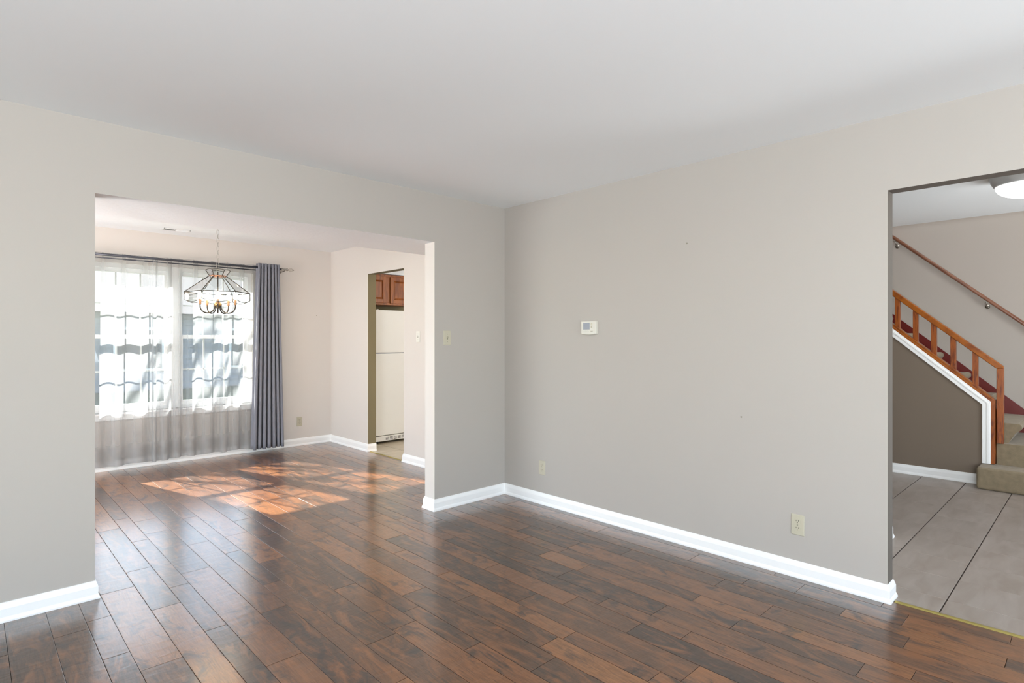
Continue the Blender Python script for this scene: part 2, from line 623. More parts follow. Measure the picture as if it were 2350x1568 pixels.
# rear wall behind the camera with a wide window opening, and the west wall with another
b = MB()
b.box(-6.3, -6.9, 0, -5.3, -6.8, H)
b.box(-0.7, -6.9, 0, 0.095, -6.8, H)
b.box(-5.3, -6.9, 0, -0.7, -6.8, 0.4)
b.box(-5.3, -6.9, 2.25, -0.7, -6.8, H)
struct(b.build('wall_rear', M['wall']))
b = MB()
b.box(-6.4, -6.9, 0, -6.3, -5.9, H)
b.box(-6.4, -2.9, 0, -6.3, 0.125, H)
b.box(-6.4, -5.9, 0, -6.3, -2.9, 0.4)
b.box(-6.4, -5.9, 2.25, -6.3, -2.9, H)
struct(b.build('wall_west', M['wall']))

# dining room: window wall at y = 3.36, right wall at x = 0.07 with the kitchen doorway
WX0, WX1, WZ0, WZ1 = -2.52, -0.90, 0.575, 2.095
DY = 3.36
b = MB()
b.box(-4.8, DY, 0, WX0, DY + 0.15, H)
b.box(WX1, DY, 0, 0.19, DY + 0.15, H)
b.box(WX0, DY, 0, WX1, DY + 0.15, WZ0)
b.box(WX0, DY, WZ1, WX1, DY + 0.15, H)
struct(b.build('wall_dining_far', M['wall_dining']), 'beige dining room wall around the curtained window', 'wall')
b = MB()
KD0, KD1, KDZ = 1.665, 2.42, 2.085
b.box(0.07, 0.125, 0, 0.175, KD0, H, 0, {'+x': 1, '+y': 1})
b.box(0.07, KD1, 0, 0.175, DY, H, 0, {'+x': 1, '-y': 1})
b.box(0.07, KD0, KDZ, 0.175, KD1, H, 0, {'+x': 1, '-z': 1})
struct(b.build('wall_dining_right', [M['wall_dining'], M['olive']]), 'beige dining room wall with the narrow kitchen doorway', 'wall')
b = MB()
b.box(-4.9, 0.125, 0, -4.8, 0.6, H)
b.box(-4.9, 2.9, 0, -4.8, DY + 0.15, H)
b.box(-4.9, 0.6, 2.25, -4.8, 2.9, H)
struct(b.build('wall_dining_left', M['wall_dining']))

# kitchen shell
b = MB()
b.box(0.19, 3.40, 0, 2.6, 3.51, H)
struct(b.build('wall_kitchen_far', M['olive']), 'olive painted kitchen wall behind the refrigerator', 'wall')
b = MB()
b.box(2.6, 0.125, 0, 2.7, 3.51, H)
struct(b.build('wall_kitchen_right', M['olive']))
b = MB()
b.box(0.095, -0.9, 0, 4.4, -0.8, 4.9)
struct(b.build('wall_foyer_far', M['wall_foyer']))

# foyer: small closet wall whose end shows only its baseboard, understairs wall, stairwell wall
b = MB()
b.box(0.095, -2.575, 0, 1.115, -2.475, H)
struct(b.build('wall_closet', M['wall_foyer']))
X1 = 3.33
b = MB()
SL = 0.89


def line_z(y, z_at):                     # height on a line that rises with the stairs; z_at given at y = -2.85
    return z_at + SL * (y + 2.853)


b.prism([(-2.85, 0.0), (-0.9, 0.0), (-0.9, line_z(-0.9, 0.757)), (-2.85, line_z(-2.85, 0.757))], 'x', X1, X1 + 0.09)
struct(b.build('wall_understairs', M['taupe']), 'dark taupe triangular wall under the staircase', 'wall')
b = MB()
b.box(4.3, -5.5, 0, 4.4, -0.9, 4.9)
struct(b.build('wall_stairs', M['wall_foyer']), 'grey wall behind the staircase carrying the handrail', 'wall')
b = MB()
b.box(0.095, -5.6, 0, 1.3, -5.5, H)
b.box(2.5, -5.6, 0, 4.4, -5.5, 4.9)
b.box(1.3, -5.6, 2.3, 2.5, -5.5, H)
struct(b.build('wall_foyer_near', M['wall_foyer']))

# ------------------------------------------------------------------ ceilings
b = MB()
b.box(-6.3, -6.8, H, 0.0, 0.0, H + 0.1)
struct(b.build('ceiling', M['ceil']), 'smooth white living room ceiling', 'ceiling')
b = MB()
b.box(-4.8, 0.125, H, 0.07, DY, H + 0.1)
struct(b.build('ceiling_dining', M['ceil_tex']), 'textured white dining room ceiling', 'ceiling')
b = MB()
b.box(-4.8, 0.125, OP, 0.07, 0.62, H)
struct(b.build('ceiling_soffit_dining', M['ceil_tex']), 'textured white dropped soffit just inside the dining room opening', 'ceiling')
b = MB()
b.box(0.175, 0.125, H, 2.6, 3.40, H + 0.1)
b.box(0.20, 3.03, 2.185, 2.6, 3.40, H)
struct(b.build('ceiling_kitchen', M['ceil']))
b = MB()
b.box(0.095, -5.5, H, X1, -0.9, H + 0.25)
struct(b.build('ceiling_foyer', M['ceil']), 'white foyer ceiling around the dome light', 'ceiling')
b = MB()
b.box(X1, -5.5, 4.9, 4.4, -0.8, 5.0)
b.box(X1 - 0.1, -5.5, H + 0.25, X1, -0.8, 4.9)
struct(b.build('ceiling_stairwell', M['ceil']))

# ------------------------------------------------------------------ floors
JOINTS = {14: [-0.276], 15: [-0.911, 0.025, 0.947], 16: [-0.354, 0.268, 1.199], 17: [-0.751, -0.128, 0.812, 1.43],
          18: [-1.224, 0.029, 1.284, 2.236], 19: [-0.753, 0.502, 1.762], 20: [-1.681, -0.437, 0.184, 1.126], 21: [-1.361, 0.506],
          22: [-0.754, 0.806], 23: [-1.683, -1.217, 0.015, 1.125], 24: [-1.987, -1.061], 25: [-1.305, -0.385], 26: [-1.912, -0.986, -0.53],
          27: [-2.433, -1.521, -0.284, 0.172], 28: [-1.697, -1.097, 0.195], 29: [-2.273, -1.816, 0.023], 30: [-2.062, -1.457],
          31: [-2.38, -1.171], 32: [-3.046, -2.123, -0.906], 33: [-2.427, -1.21, -0.758], 34: [-2.118, -1.513, -0.903],
          35: [-2.21, -0.6], 36: [-2.447, -1.843, -1.152]}


def plank_cells():
    cells = []
    x = -4.7 - 0.373 * 5
    i = -15
    while x < 0.085:
        wd = [0.151, 0.127, 0.095][i % 3]
        x0, x1 = max(x, -6.3), min(x + wd, 0.085)
        known = sorted(JOINTS.get(i, []))
        ys = []
        y = -6.8 + random.uniform(0.2, 0.9)
        lo = known[0] if known else 99
        while y < min(3.3, lo - 0.3):
            ys.append(y)
            y += random.choice((0.42, 0.6, 0.8, 1.0, 1.2))
        for a_, c_ in zip(known, known[1:] + [None]):
            ys.append(a_)
            end = (c_ - 0.3) if c_ is not None else 3.3
            y = a_ + random.choice((0.9, 1.1, 1.25))
            while y < end:
                ys.append(y)
                y += random.choice((0.5, 0.7, 0.9, 1.15))
        ed = [-6.8] + sorted(ys) + [DY]
        for y0, y1 in zip(ed, ed[1:]):
            if y1 - y0 < 0.05:
                continue
            X1c = x1
            if x1 > 0.034 and y0 < -2.8:
                if y1 > -2.8:
                    cells.append((x0, -2.8, x1, y1))
                    y1 = -2.8
                X1c = 0.034
            if X1c - x0 > 0.004:
                cells.append((x0, y0, X1c, y1))
        x += wd
        i += 1
    return cells


def slab_floor(name, cells, mat, matg, gap, bev, thick, tilt=0.0, base=None, gapx=None):
    """every plank or tile has its own bevelled top; one mesh, gaps show the joint"""
    vs, fs, mi, cols = [], [], [], []
    for (x0, y0, x1, y1) in cells:
        c = (random.random(), random.random(), random.random(), 1)
        g = gap / 2
        gx_ = (gapx if gapx is not None else gap) / 2
        z = random.uniform(-tilt, 0)
        tx, ty = random.uniform(-tilt, tilt), random.uniform(-tilt, tilt)
        o = len(vs)
        X = (x0 + gx_, x1 - gx_)
        Y = (y0 + g, y1 - g)
        vs += [(X[0], Y[0], -thick), (X[1], Y[0], -thick), (X[1], Y[1], -thick), (X[0], Y[1], -thick)]
        vs += [(X[0], Y[0], -bev), (X[1], Y[0], -bev), (X[1], Y[1], -bev), (X[0], Y[1], -bev)]
        e = bev * 3.0 if bev < 0.0007 else bev * 1.3
        vs += [(X[0] + e, Y[0] + e, z - tx - ty), (X[1] - e, Y[0] + e, z + tx - ty), (X[1] - e, Y[1] - e, z + tx + ty), (X[0] + e, Y[1] - e, z - tx + ty)]
        q = [(o + 8, o + 9, o + 10, o + 11)]
        for k in range(4):
            k2 = (k + 1) % 4
            q.append((o + 4 + k, o + 4 + k2, o + 8 + k2, o + 8 + k))
            q.append((o + k, o + k2, o + 4 + k2, o + 4 + k))
        fs += q
        mi += [0] + [0, 1] * 4
        cols += [c] * len(q)
    bx = base or (min(c[0] for c in cells), min(c[1] for c in cells), max(c[2] for c in cells), max(c[3] for c in cells))
    o = len(vs)
    zz = -thick * 0.75
    vs += [(bx[0], bx[1], zz), (bx[2], bx[1], zz), (bx[2], bx[3], zz), (bx[0], bx[3], zz)]
    fs.append((o, o + 1, o + 2, o + 3))
    mi.append(1)
    cols.append((0, 0, 0, 1))
    me = bpy.data.meshes.new(name)
    me.from_pydata(vs, [], fs)
    me.materials.append(mat)
    me.materials.append(matg)
    at = me.color_attributes.new('plank', 'FLOAT_COLOR', 'CORNER')
    for p, m_, c in zip(me.polygons, mi, cols):
        p.material_index = m_
        for li in p.loop_indices:
            at.data[li].color = c
    o = bpy.data.objects.new(name, me)
    C.objects.link(o)
    return o


fl = slab_floor('floor', plank_cells(), M['floor'], M['joint'], 0.0017, 0.0005, 0.012, tilt=0.0002)
struct(fl, 'dark brown hand-scraped wood plank floor', 'floor')
cells = []
T = 0.333
for i in range(-1, 13):
    for j in range(-9, 9):
        x0 = 0.254 + i * T
        x1 = x0 + T
        y0 = -3.012 + j * T
        y1 = y0 + T
        x0, x1 = max(x0, 0.048), min(x1, 4.3)
        y0, y1 = max(y0, -5.5), min(y1, -0.9)
        if x1 - x0 > 0.03 and y1 - y0 > 0.03:
            cells.append((x0, y0, x1, y1))
fo = slab_floor('floor_foyer', cells, M['tile'], M['grout'], 0.0055, 0.0008, 0.01, gapx=0.0013)
struct(fo, 'greige stone-look tile floor of the foyer', 'floor')
cells = []
for i in range(0, 9):
    for j in range(0, 12):
        x0, y0 = 0.10 + i * 0.305, 0.13 + j * 0.305
        x1, y1 = min(x0 + 0.305, 2.6), min(y0 + 0.305, 3.4)
        if x1 - x0 > 0.03 and y1 - y0 > 0.03:
            cells.append((x0, y0, x1, y1))
fk = slab_floor('floor_kitchen', cells, M['tile_k'], M['grout_k'], 0.005, 0.001, 0.01)
struct(fk, 'beige tile floor of the kitchen beyond the doorway', 'floor')

# brass transition strips
b = MB()
b.prism([(0.026, 0.0), (0.031, 0.0045), (0.040, 0.006), (0.049, 0.0045), (0.054, 0.0)], 'y', -4.4, -2.835)
tag(b.build('threshold_strip', M['brass_strip']), 'long brass threshold strip between wood floor and foyer tile', 'threshold strip')
b = MB()
b.prism([(0.078, 0.0), (0.083, 0.0045), (0.092, 0.006), (0.101, 0.0045), (0.106, 0.0)], 'y', KD0, KD1)
tag(b.build('threshold_strip', M['brass_strip']), 'short brass threshold strip in the narrow kitchen doorway', 'threshold strip')

# ------------------------------------------------------------------ baseboards
BB = [(0.0, 0.0), (0.019, 0.0), (0.019, 0.008), (0.0155, 0.019), (0.0125, 0.024), (0.0125, 0.062), (0.0105, 0.070), (0.0085, 0.076), (0.0045, 0.088), (0.0, 0.09)]


def sweep(name, path, prof=BB, mat=None, closed=False):
    """sweep the profile along an xy polyline; the profile grows to the RIGHT of the travel direction; mitred corners"""
    P = [Vector(p) for p in path]
    n = len(P)
    vs, fs = [], []
    for i, p in enumerate(P):
        d1 = (P[i] - P[i - 1]).normalized() if i > 0 else (P[1] - P[0]).normalized()
        d2 = (P[i + 1] - P[i]).normalized() if i < n - 1 else d1
        n1 = Vector((d1.y, -d1.x))
        n2 = Vector((d2.y, -d2.x))
        m = (n1 + n2)
        m = m / m.dot(n1) if m.length > 1e-6 else n1
        for t, z in prof:
            vs.append((p.x + m.x * t, p.y + m.y * t, z))
    k = len(prof)
    for i in range(n - 1):
        for j in range(k):
            j2 = (j + 1) % k
            fs.append((i * k + j, i * k + j2, (i + 1) * k + j2, (i + 1) * k + j))
    fs.append(tuple(range(k)))
    fs.append(tuple((n - 1) * k + j for j in range(k))[::-1])
    b = MB()
    b.add(vs, fs)
    return struct(b.build(name, mat or M['trim']))


sweep('baseboard_left', [(-6.3, 0), (-2.86, 0), (-2.86, 0.125), (-4.8, 0.125)])
sweep('baseboard_right', [(-0.2, 0.125), (-0.737, 0.125), (-0.737, 0.0), (0.0, 0.0), (0.0, -2.812), (0.095, -2.812), (0.095, -2.6)])
sweep('baseboard_dining', [(-4.8, 2.9), (-4.8, DY), (0.07, DY), (0.07, KD1), (0.175, KD1)])
sweep('baseboard_doorway', [(0.175, KD0), (0.07, KD0), (0.07, 0.125)])
sweep('baseboard_closet', [(0.095, -2.575), (1.115, -2.575), (1.115, -2.475)])
sweep('baseboard_understairs', [(X1, -0.9), (X1, -2.774)])

# ------------------------------------------------------------------ stair trim (white casing following the slope)
b = MB()
yt, yb = -0.9, -2.853
# white casing: outer edge runs down the slope, turns vertical, stops on the starting step
outer = [(yt, line_z(yt, 0.757)), (yb, 0.757), (yb, 0.197)]
inner = [(yb + 0.062, 0.197), (yb + 0.062, 0.727), (yt, line_z(yt, 0.757) - 0.078)]
pl = outer + inner
b.prism(pl, 'x', X1 - 0.016, X1)
b.prism([(yt, line_z(yt, 0.757) - 0.010), (yb + 0.012, 0.757 - 0.012), (yb + 0.012, 0.197), (yb + 0.030, 0.197), (yb + 0.030, 0.742), (yt, line_z(yt, 0.757) - 0.036)], 'x', X1 - 0.021, X1 - 0.015)
struct(b.build('trim_1', M['trim'], bevel=0.002), 'white casing following the slope of the stair railing', 'trim')

# ------------------------------------------------------------------ window
YW = DY + 0.055      # inner face of the window unit
win = bpy.data.objects.new('window_1', None)
C.objects.link(win)
win.location = (-1.71, YW, WZ0)
struct(win, 'white twin double-hung window behind the sheer curtains', 'window')
b = MB()
fw = 0.045
b.box(WX0, YW, WZ0, WX0 + fw, YW + 0.09, WZ1)
b.box(WX1 - fw, YW, WZ0, WX1, YW + 0.09, WZ1)
for (q0, q1) in ((WX0 + fw, -1.755), (-1.655, WX1 - fw)):
    b.box(q0, YW, WZ0, q1, YW + 0.09, WZ0 + 0.035)
    b.box(q0, YW, WZ1 - fw, q1, YW + 0.09, WZ1)
b.box(-1.755, YW, WZ0, -1.655, YW + 0.09, WZ1)
b.build('window_frame', M['vinyl'], win)
b = MB()
b.box(WX0 - 0.03, DY - 0.028, WZ0 - 0.02, WX1 + 0.03, YW, WZ0)
b.box(WX0 - 0.01, DY - 0.014, WZ0 - 0.075, WX1 + 0.01, DY, WZ0 - 0.02)
b.build('window_sill', M['trim'], win, bevel=0.004)
for (a0, a1) in ((WX0 + fw, -1.755), (-1.655, WX1 - fw)):
    zm = 1.345
    for (z0, z1, dy) in ((WZ0 + 0.035, zm + 0.02, 0.012), (zm - 0.02, WZ1 - fw, 0.045)):
        y0 = YW + dy
        b = MB()
        sf = 0.036
        b.box(a0, y0, z0, a0 + sf, y0 + 0.03, z1)
        b.box(a1 - sf, y0, z0, a1, y0 + 0.03, z1)
        b.box(a0 + sf, y0, z0, a1 - sf, y0 + 0.03, z0 + 0.042)
        b.box(a0 + sf, y0, z1 - 0.038, a1 - sf, y0 + 0.03, z1)
        sash = b.build('sash', M['vinyl'], win)
        gx0, gx1, gz0, gz1 = a0 + sf, a1 - sf, z0 + 0.042, z1 - 0.038
        b = MB()
        b.box(gx0, y0 + 0.012, gz0, gx1, y0 + 0.015, gz1)
        b.build('pane', M['glass'], sash)
        b = MB()
        for k in (1, 2):
            xx = gx0 + (gx1 - gx0) * k / 3
            b.box(xx - 0.008, y0 + 0.016, gz0, xx + 0.008, y0 + 0.022, gz1)
        zz = (gz0 + gz1) / 2
        b.box(gx0, y0 + 0.016, zz - 0.008, gx1, y0 + 0.022, zz + 0.008)
        b.build('grille', M['vinyl'], sash)

# ------------------------------------------------------------------ curtains and rods
RY, RZ = 3.215, 2.15        # front rod


rod = thing('curtain_rod', 'dark grey curtain rod with nickel end and clear finial above the window', 'curtain rod', (-0.43, RY, RZ))
b = MB()
b.tube([(-3.0, RY, RZ), (-0.62, RY, RZ)], 0.0125, 16)
b.build('pole', M['rod'], rod)
b = MB()
b.lathe([(0.011, 0), (0.011, 0.012), (0.016, 0.014), (0.016, 0.024), (0.012, 0.026), (0.0125, 0.075), (0.016, 0.078), (0.016, 0.088), (0.009, 0.091), (0.007, 0.10)], (-0.64, RY, RZ), 20, 'x')
b.build('end_sleeve', M['nickel'], rod)
b = MB()
b.lathe([(0.004, 0), (0.013, 0.006), (0.020, 0.016), (0.022, 0.026), (0.020, 0.036), (0.013, 0.046), (0.004, 0.052)], (-0.541, RY, RZ), 20, 'x')
b.build('clear_finial', M['crystal'], rod)
b = MB()
b.lathe([(0.003, 0), (0.009, 0.003), (0.008, 0.009), (0.002, 0.014)], (-0.49, RY, RZ), 14, 'x')
b.build('finial_tip', M['nickel'], rod)
b = MB()
for xx in (-0.585,):
    b.tube([(xx, RY, RZ), (xx, RY + 0.02, RZ - 0.02), (xx, DY, RZ - 0.02)], 0.006, 8)
    b.lathe([(0.018, 0), (0.018, 0.004)], (xx, DY - 0.004, RZ - 0.02), 14, 'y')
b.build('bracket', M['nickel'], rod)
rod2 = thing('curtain_rod', 'slim dark inner rod behind the thicker one, carrying the sheer curtains', 'curtain rod', (-0.9, 3.285, 2.125))
b = MB()
b.tube([(-3.0, 3.285, 2.125), (-0.72, 3.285, 2.125)], 0.006, 10)
b.build('pole', M['rod'], rod2)


def drape(name, mat, x_top, x_bot, z0, z1, yc, folds, amp_t, amp_b, nz=40, per=14, hem=None, seed=1, skew=0.0, thick=0.0, header=0.0, hemz=0.2, irregular=0.5, wavy=0.006, sharp=0.0):
    rnd = random.Random(seed)
    n = folds * per
    ph, am = [], []
    acc = 0
    knots = [1 + rnd.uniform(-irregular, irregular) for _ in range(folds)]
    tot = sum(knots)
    knots = [k / tot for k in knots]
    amps = [1 + rnd.uniform(-irregular, irregular) * 0.7 for _ in range(folds)]
    cols = []
    u0 = 0.0
    for i in range(folds):
        for k in range(per):
            t = k / per
            cols.append((u0 + knots[i] * t, t, amps[i] * (1 - t) + amps[(i + 1) % folds] * t))
        u0 += knots[i]
    cols.append((1.0, 0.0, amps[0]))
    vs = []
    hems = []
    for j in range(nz + 1):
        f = j / nz                 # 0 bottom .. 1 top
        z = z0 + (z1 - z0) * f
        xa = x_bot[0] * (1 - f) + x_top[0] * f
        xb = x_bot[1] * (1 - f) + x_top[1] * f
        amp = amp_b * (1 - f) + amp_t * f
        for (u, t, a_) in cols:
            s = math.sin(2 * math.pi * t)
            c = math.cos(2 * math.pi * t)
            x = xa + (xb - xa) * u + skew * amp * a_ * math.sin(4 * math.pi * t)
            y = yc + amp * a_ * (c + sharp * math.cos(6 * math.pi * t) * 0.3)
            dz = wavy * (1 - f) ** 6 * math.sin(9 * u * 2.3 + seed)
            vs.append((x, y, z + dz))
            hems.append(1.0 if z - z0 < hemz else 0.0)
    m = len(cols)
    fs = []
    for j in range(nz):
        for i in range(m - 1):
            fs.append((j * m + i, j * m + i + 1, (j + 1) * m + i + 1, (j + 1) * m + i))
    me = bpy.data.meshes.new(name)
    me.from_pydata(vs, [], fs)
    me.materials.append(mat)
    at = me.attributes.new('hem', 'FLOAT', 'POINT')
    for i, h in enumerate(hems):
        at.data[i].value = h
    for p in me.polygons:
        p.use_smooth = True
    o = bpy.data.objects.new(name, me)
    C.objects.link(o)
    if thick:
        s = o.modifiers.new('thickness', 'SOLIDIFY')
        s.thickness = thick
    return o


sh1 = drape('sheer_curtain', M['sheer'], (-3.0, -1.755), (-3.02, -1.756), 0.052, 2.178, 3.285, 8, 0.009, 0.024, seed=5, skew=0.2, hemz=0.18, irregular=0.55)
tag(sh1, 'white sheer curtain panel over the left half of the dining window', 'sheer curtain', 'sheer curtains over the dining window')
sh2 = drape('sheer_curtain', M['sheer'], (-1.772, -0.86), (-1.765, -0.90), 0.058, 2.182, 3.292, 6, 0.009, 0.024, seed=11, skew=0.2, hemz=0.18, irregular=0.6)
tag(sh2, 'white sheer curtain panel beside the grey drape', 'sheer curtain', 'sheer curtains over the dining window')
dr = drape('drape_curtain', M['drape'], (-0.905, -0.655), (-0.965, -0.60), 0.05, 2.198, RY, 7, 0.034, 0.040, per=20, seed=3, skew=0.25, irregular=0.18, wavy=0.004, thick=0.0015)
tag(dr, 'slate grey pleated drape hanging from the dark rod', 'curtain')
b = MB()
b.tube([(-0.868, RY + 0.021 * math.cos(a), RZ + 0.021 * math.sin(a)) for a in [2 * math.pi * k / 20 for k in range(20)]], 0.004, 8, closed=True)
g_ = b.build('grommet', M['rod'])
g_.parent = dr

# ------------------------------------------------------------------ chandelier
CX, CY = -1.686, 2.0
ch = thing('chandelier', 'bronze and clear glass hexagonal chandelier with five lit bulbs hanging in dining room', 'chandelier', (CX, CY, H))
a0 = math.atan2(cam.location.y - CY, cam.location.x - CX)      # one flat side of the shade faces the living room


def hexpt(r, z, k):
    a2 = a0 + math.radians(92 + 60 * k)
    return Vector((CX + r * math.cos(a2), CY + r * math.sin(a2), z))


Z_TOP, Z_NECK, Z_SH, Z_BOT = 1.947, 1.893, 1.741, 1.657
R_TOP, R_NECK, R_SH = 0.100, 0.068, 0.265
bg_ = MB()
bc = MB()
bn = MB()


def bar(mb, p, q, r=0.0022):
    mb.tube([p, q], r, 6)


for k in range(6):
    t1, t2 = hexpt(R_TOP, Z_TOP - 0.004, k), hexpt(R_TOP, Z_TOP - 0.004, k + 1)
    n1_, n2_ = hexpt(R_NECK, Z_NECK, k), hexpt(R_NECK, Z_NECK, k + 1)
    s1, s2 = hexpt(R_SH, Z_SH, k), hexpt(R_SH, Z_SH, k + 1)
    w1, w2 = hexpt(R_SH, Z_BOT + 0.018, k), hexpt(R_SH, Z_BOT + 0.018, k + 1)
    bg_.add([t1, t2, n2_, n1_], [(0, 1, 2, 3)])
    bg_.add([n1_, n2_, s2, s1], [(0, 1, 2, 3)])
    # scalloped skirt pane
    m_ = 10
    low = []
    for i in range(m_ + 1):
        t = i / m_
        p = w1.lerp(w2, t)
        p.z = Z_BOT + 0.018 - 0.024 * math.sin(math.pi * t)
        low.append(p)
    bg_.add([s1] + low + [s2], [tuple(range(m_ + 3))])
    bc.tube(low, 0.0026, 6)
    # crown pane top edge, slightly arched
    top = []
    for i in range(7):
        p = t1.lerp(t2, i / 6)
        p.z += 0.006 * math.sin(math.pi * i / 6)
        top.append(p)
    bc.tube(top, 0.0026, 6)
    bar(bc, t1, n1_, 0.0036)
    bar(bc, n1_, s1, 0.0036)
    bar(bc, s1, s2, 0.0042)
    bar(bc, s1, w1, 0.0034)
    bar(bn, n1_, n2_, 0.0045)
bg_.build('glass_panes', M['lamp_glass'], ch, recalc=False)
bc.build('shade_frame', M['bronze'], ch)
bn.build('neck_ring', M['copper'], ch)
b = MB()
b.tube([(CX, CY, 1.93), (CX, CY, 1.66)], 0.0045, 8)
b.lathe([(0.012, 0), (0.012, 0.004), (0.004, 0.008)], (CX, CY, Z_NECK), 16)
b.build('stem', M['bronze'], ch)
b = MB()
b.lathe([(0.006, -0.052), (0.012, -0.046), (0.012, -0.03), (0.030, -0.026), (0.032, -0.012), (0.030, 0.002), (0.012, 0.008), (0.010, 0.02), (0.004, 0.024)], (CX, CY, 1.648), 24)
b.build('hub', M['brass'], ch)
for i in range(5):
    a = a0 + math.radians(72 * i)
    dx, dy = math.cos(a), math.sin(a)
    pts = []
    zb = 1.556
    for k in range(17):
        t = k / 16
        ang = math.pi * t
        rr = 0.088 - 0.060 * math.cos(ang)
        zz = 1.625 if t in (0, 1) else None
        z = 1.615 - 0.059 * math.sin(ang)
        pts.append((CX + dx * rr, CY + dy * rr, z))
    pts = [(CX + dx * 0.028, CY + dy * 0.028, 1.635)] + pts + [(CX + dx * 0.148, CY + dy * 0.148, 1.632)]
    b = MB()
    b.tube(pts, 0.0056, 8)
    arm = b.build('arm', M['bronze'], ch)
    c = (CX + dx * 0.148, CY + dy * 0.148)
    b = MB()
    b.lathe([(0.006, 0), (0.0105, 0.003), (0.0105, 0.046), (0.008, 0.048)], (c[0], c[1], 1.630), 14)
    b.build('candle_sleeve', M['candle'], ch)
    b = MB()
    b.lathe([(0.008, 0), (0.012, 0.008), (0.018, 0.022), (0.020, 0.034), (0.017, 0.048), (0.010, 0.058), (0.002, 0.063)], (c[0], c[1], 1.678), 14)
    b.build('bulb', M['bulb'], ch)
# hanging loop and chain
b = MB()


def link(mb, z0, z1, wd, ang, r=0.0016):
    pts = []
    L = z1 - z0
    for k in range(16):
        t = 2 * math.pi * k / 16
        u = wd * math.cos(t)
        z = (z0 + z1) / 2 + (L / 2) * math.sin(t)
        pts.append((CX + u * math.cos(ang), CY + u * math.sin(ang), z))
    mb.tube(pts, r, 6, closed=True)


aw = a0 + math.radians(90)
link(b, 1.915, 1.953, 0.015, aw, 0.002)
link(b, 1.948, 2.022, 0.0095, aw, 0.0026)
z = 2.016
k = 0
while z < 2.42:
    step = 0.042 if k % 2 else 0.030
    link(b, z, z + step + 0.006, 0.0095, aw if k % 2 else aw + math.pi / 2.3, 0.0014)
    z += step
    k += 1
b.build('chain', M['nickel'], ch)
b = MB()
b.lathe([(0.060, 0), (0.060, -0.006), (0.045, -0.018), (0.012, -0.024)], (CX, CY, H), 24)
b.build('ceiling_canopy', M['bronze'], ch)

# ------------------------------------------------------------------ ceiling vent in the dining room
vt = thing('ceiling_vent', 'white louvered ceiling vent near the dining window', 'vent', (-1.72, 3.03, H))
b = MB()
vx0, vx1, vy0, vy1 = -1.90, -1.655, 2.975, 3.085
b.box(vx0, vy0, H - 0.006, vx1, vy0 + 0.012, H)
b.box(vx0, vy1 - 0.012, H - 0.006, vx1, vy1, H)
b.box(vx0, vy0, H - 0.006, vx0 + 0.012, vy1, H)
b.box(vx1 - 0.012, vy0, H - 0.006, vx1, vy1, H)
b.build('frame', M['vinyl'], vt, bevel=0.001)
b = MB()
nsl = 16
for i in range(nsl):
    x = vx0 + 0.014 + (vx1 - vx0 - 0.028) * (i + 0.5) / nsl
    sgn = -1 if i < nsl // 2 else 1
    b.prism([(x - 0.005 * sgn, H - 0.001), (x + 0.005 * sgn, H - 0.009), (x + 0.006 * sgn, H - 0.008), (x - 0.004 * sgn, H)], 'y', vy0 + 0.012, vy1 - 0.012)
b.build('louvers', M['vinyl'], vt)
b = MB()
b.box(vx0 + 0.01, vy0 + 0.01, H - 0.0012, vx1 - 0.01, vy1 - 0.01, H - 0.0004)
b.build('duct_opening', M['slot'], vt)


# ------------------------------------------------------------------ wall plates
def plate_frame(center, normal, right):
    c, n_, r_ = Vector(center), Vector(normal), Vector(right)
    up = Vector((0, 0, 1))
    return lambda u, v, d: c + r_ * u + up * v + n_ * d


def pbox(F, u0, v0, u1, v1, d0, d1, mb, inset=0.0):
    i = inset
    pts = [F(u0, v0, d0), F(u1, v0, d0), F(u1, v1, d0), F(u0, v1, d0), F(u0 + i, v0 + i, d1), F(u1 - i, v0 + i, d1), F(u1 - i, v1 - i, d1), F(u0 + i, v1 - i, d1)]
    mb.add(pts, [(0, 3, 2, 1), (4, 5, 6, 7), (0, 1, 5, 4), (1, 2, 6, 5), (2, 3, 7, 6), (3, 0, 4, 7)])


def pdisc(F, u, v, ru, rv, d0, d1, mb, seg=16, flat=None):
    ring = []
    for k in range(seg):
        a = 2 * math.pi * k / seg
        cu, cv = math.cos(a) * ru, math.sin(a) * rv
        if flat is not None:
            cv = max(-flat, min(flat, cv))
        ring.append((u + cu, v + cv))
    vs = [F(p[0], p[1], d0) for p in ring] + [F(p[0], p[1], d1) for p in ring]
    fs = [tuple(range(seg))[::-1], tuple(range(seg, 2 * seg))] + [(k, (k + 1) % seg, seg + (k + 1) % seg, seg + k) for k in range(seg)]
    mb.add(vs, fs)


def outlet(center, normal, right, label, mat):
    t = thing('wall_outlet', label, 'outlet', center)
    F = plate_frame(center, normal, right)
    b = MB()
    pbox(F, -0.035, -0.0575, 0.035, 0.0575, 0, 0.006, b, 0.003)
    b.build('cover_plate', mat, t, bevel=0.0008)
    for s in (0.0195, -0.0195):
        b = MB()
        pdisc(F, 0, s, 0.0168, 0.0168, 0.005, 0.0078, b, 20, 0.0140)
        rc = b.build('receptacle', mat, t)
        b = MB()
        pbox(F, -0.0075, s + 0.001, -0.0050, s + 0.0085, 0.0070, 0.0081, b)
        pbox(F, 0.0050, s + 0.001, 0.0075, s + 0.0085, 0.0070, 0.0081, b)
        pdisc(F, 0, s - 0.0065, 0.0026, 0.0026, 0.0070, 0.0081, b, 10)
        b.build('slots', M['slot'], rc)
    b = MB()
    pdisc(F, 0, 0, 0.003, 0.003, 0.005, 0.0070, b, 10)
    b.build('screw', M['screw'], t)
    return t


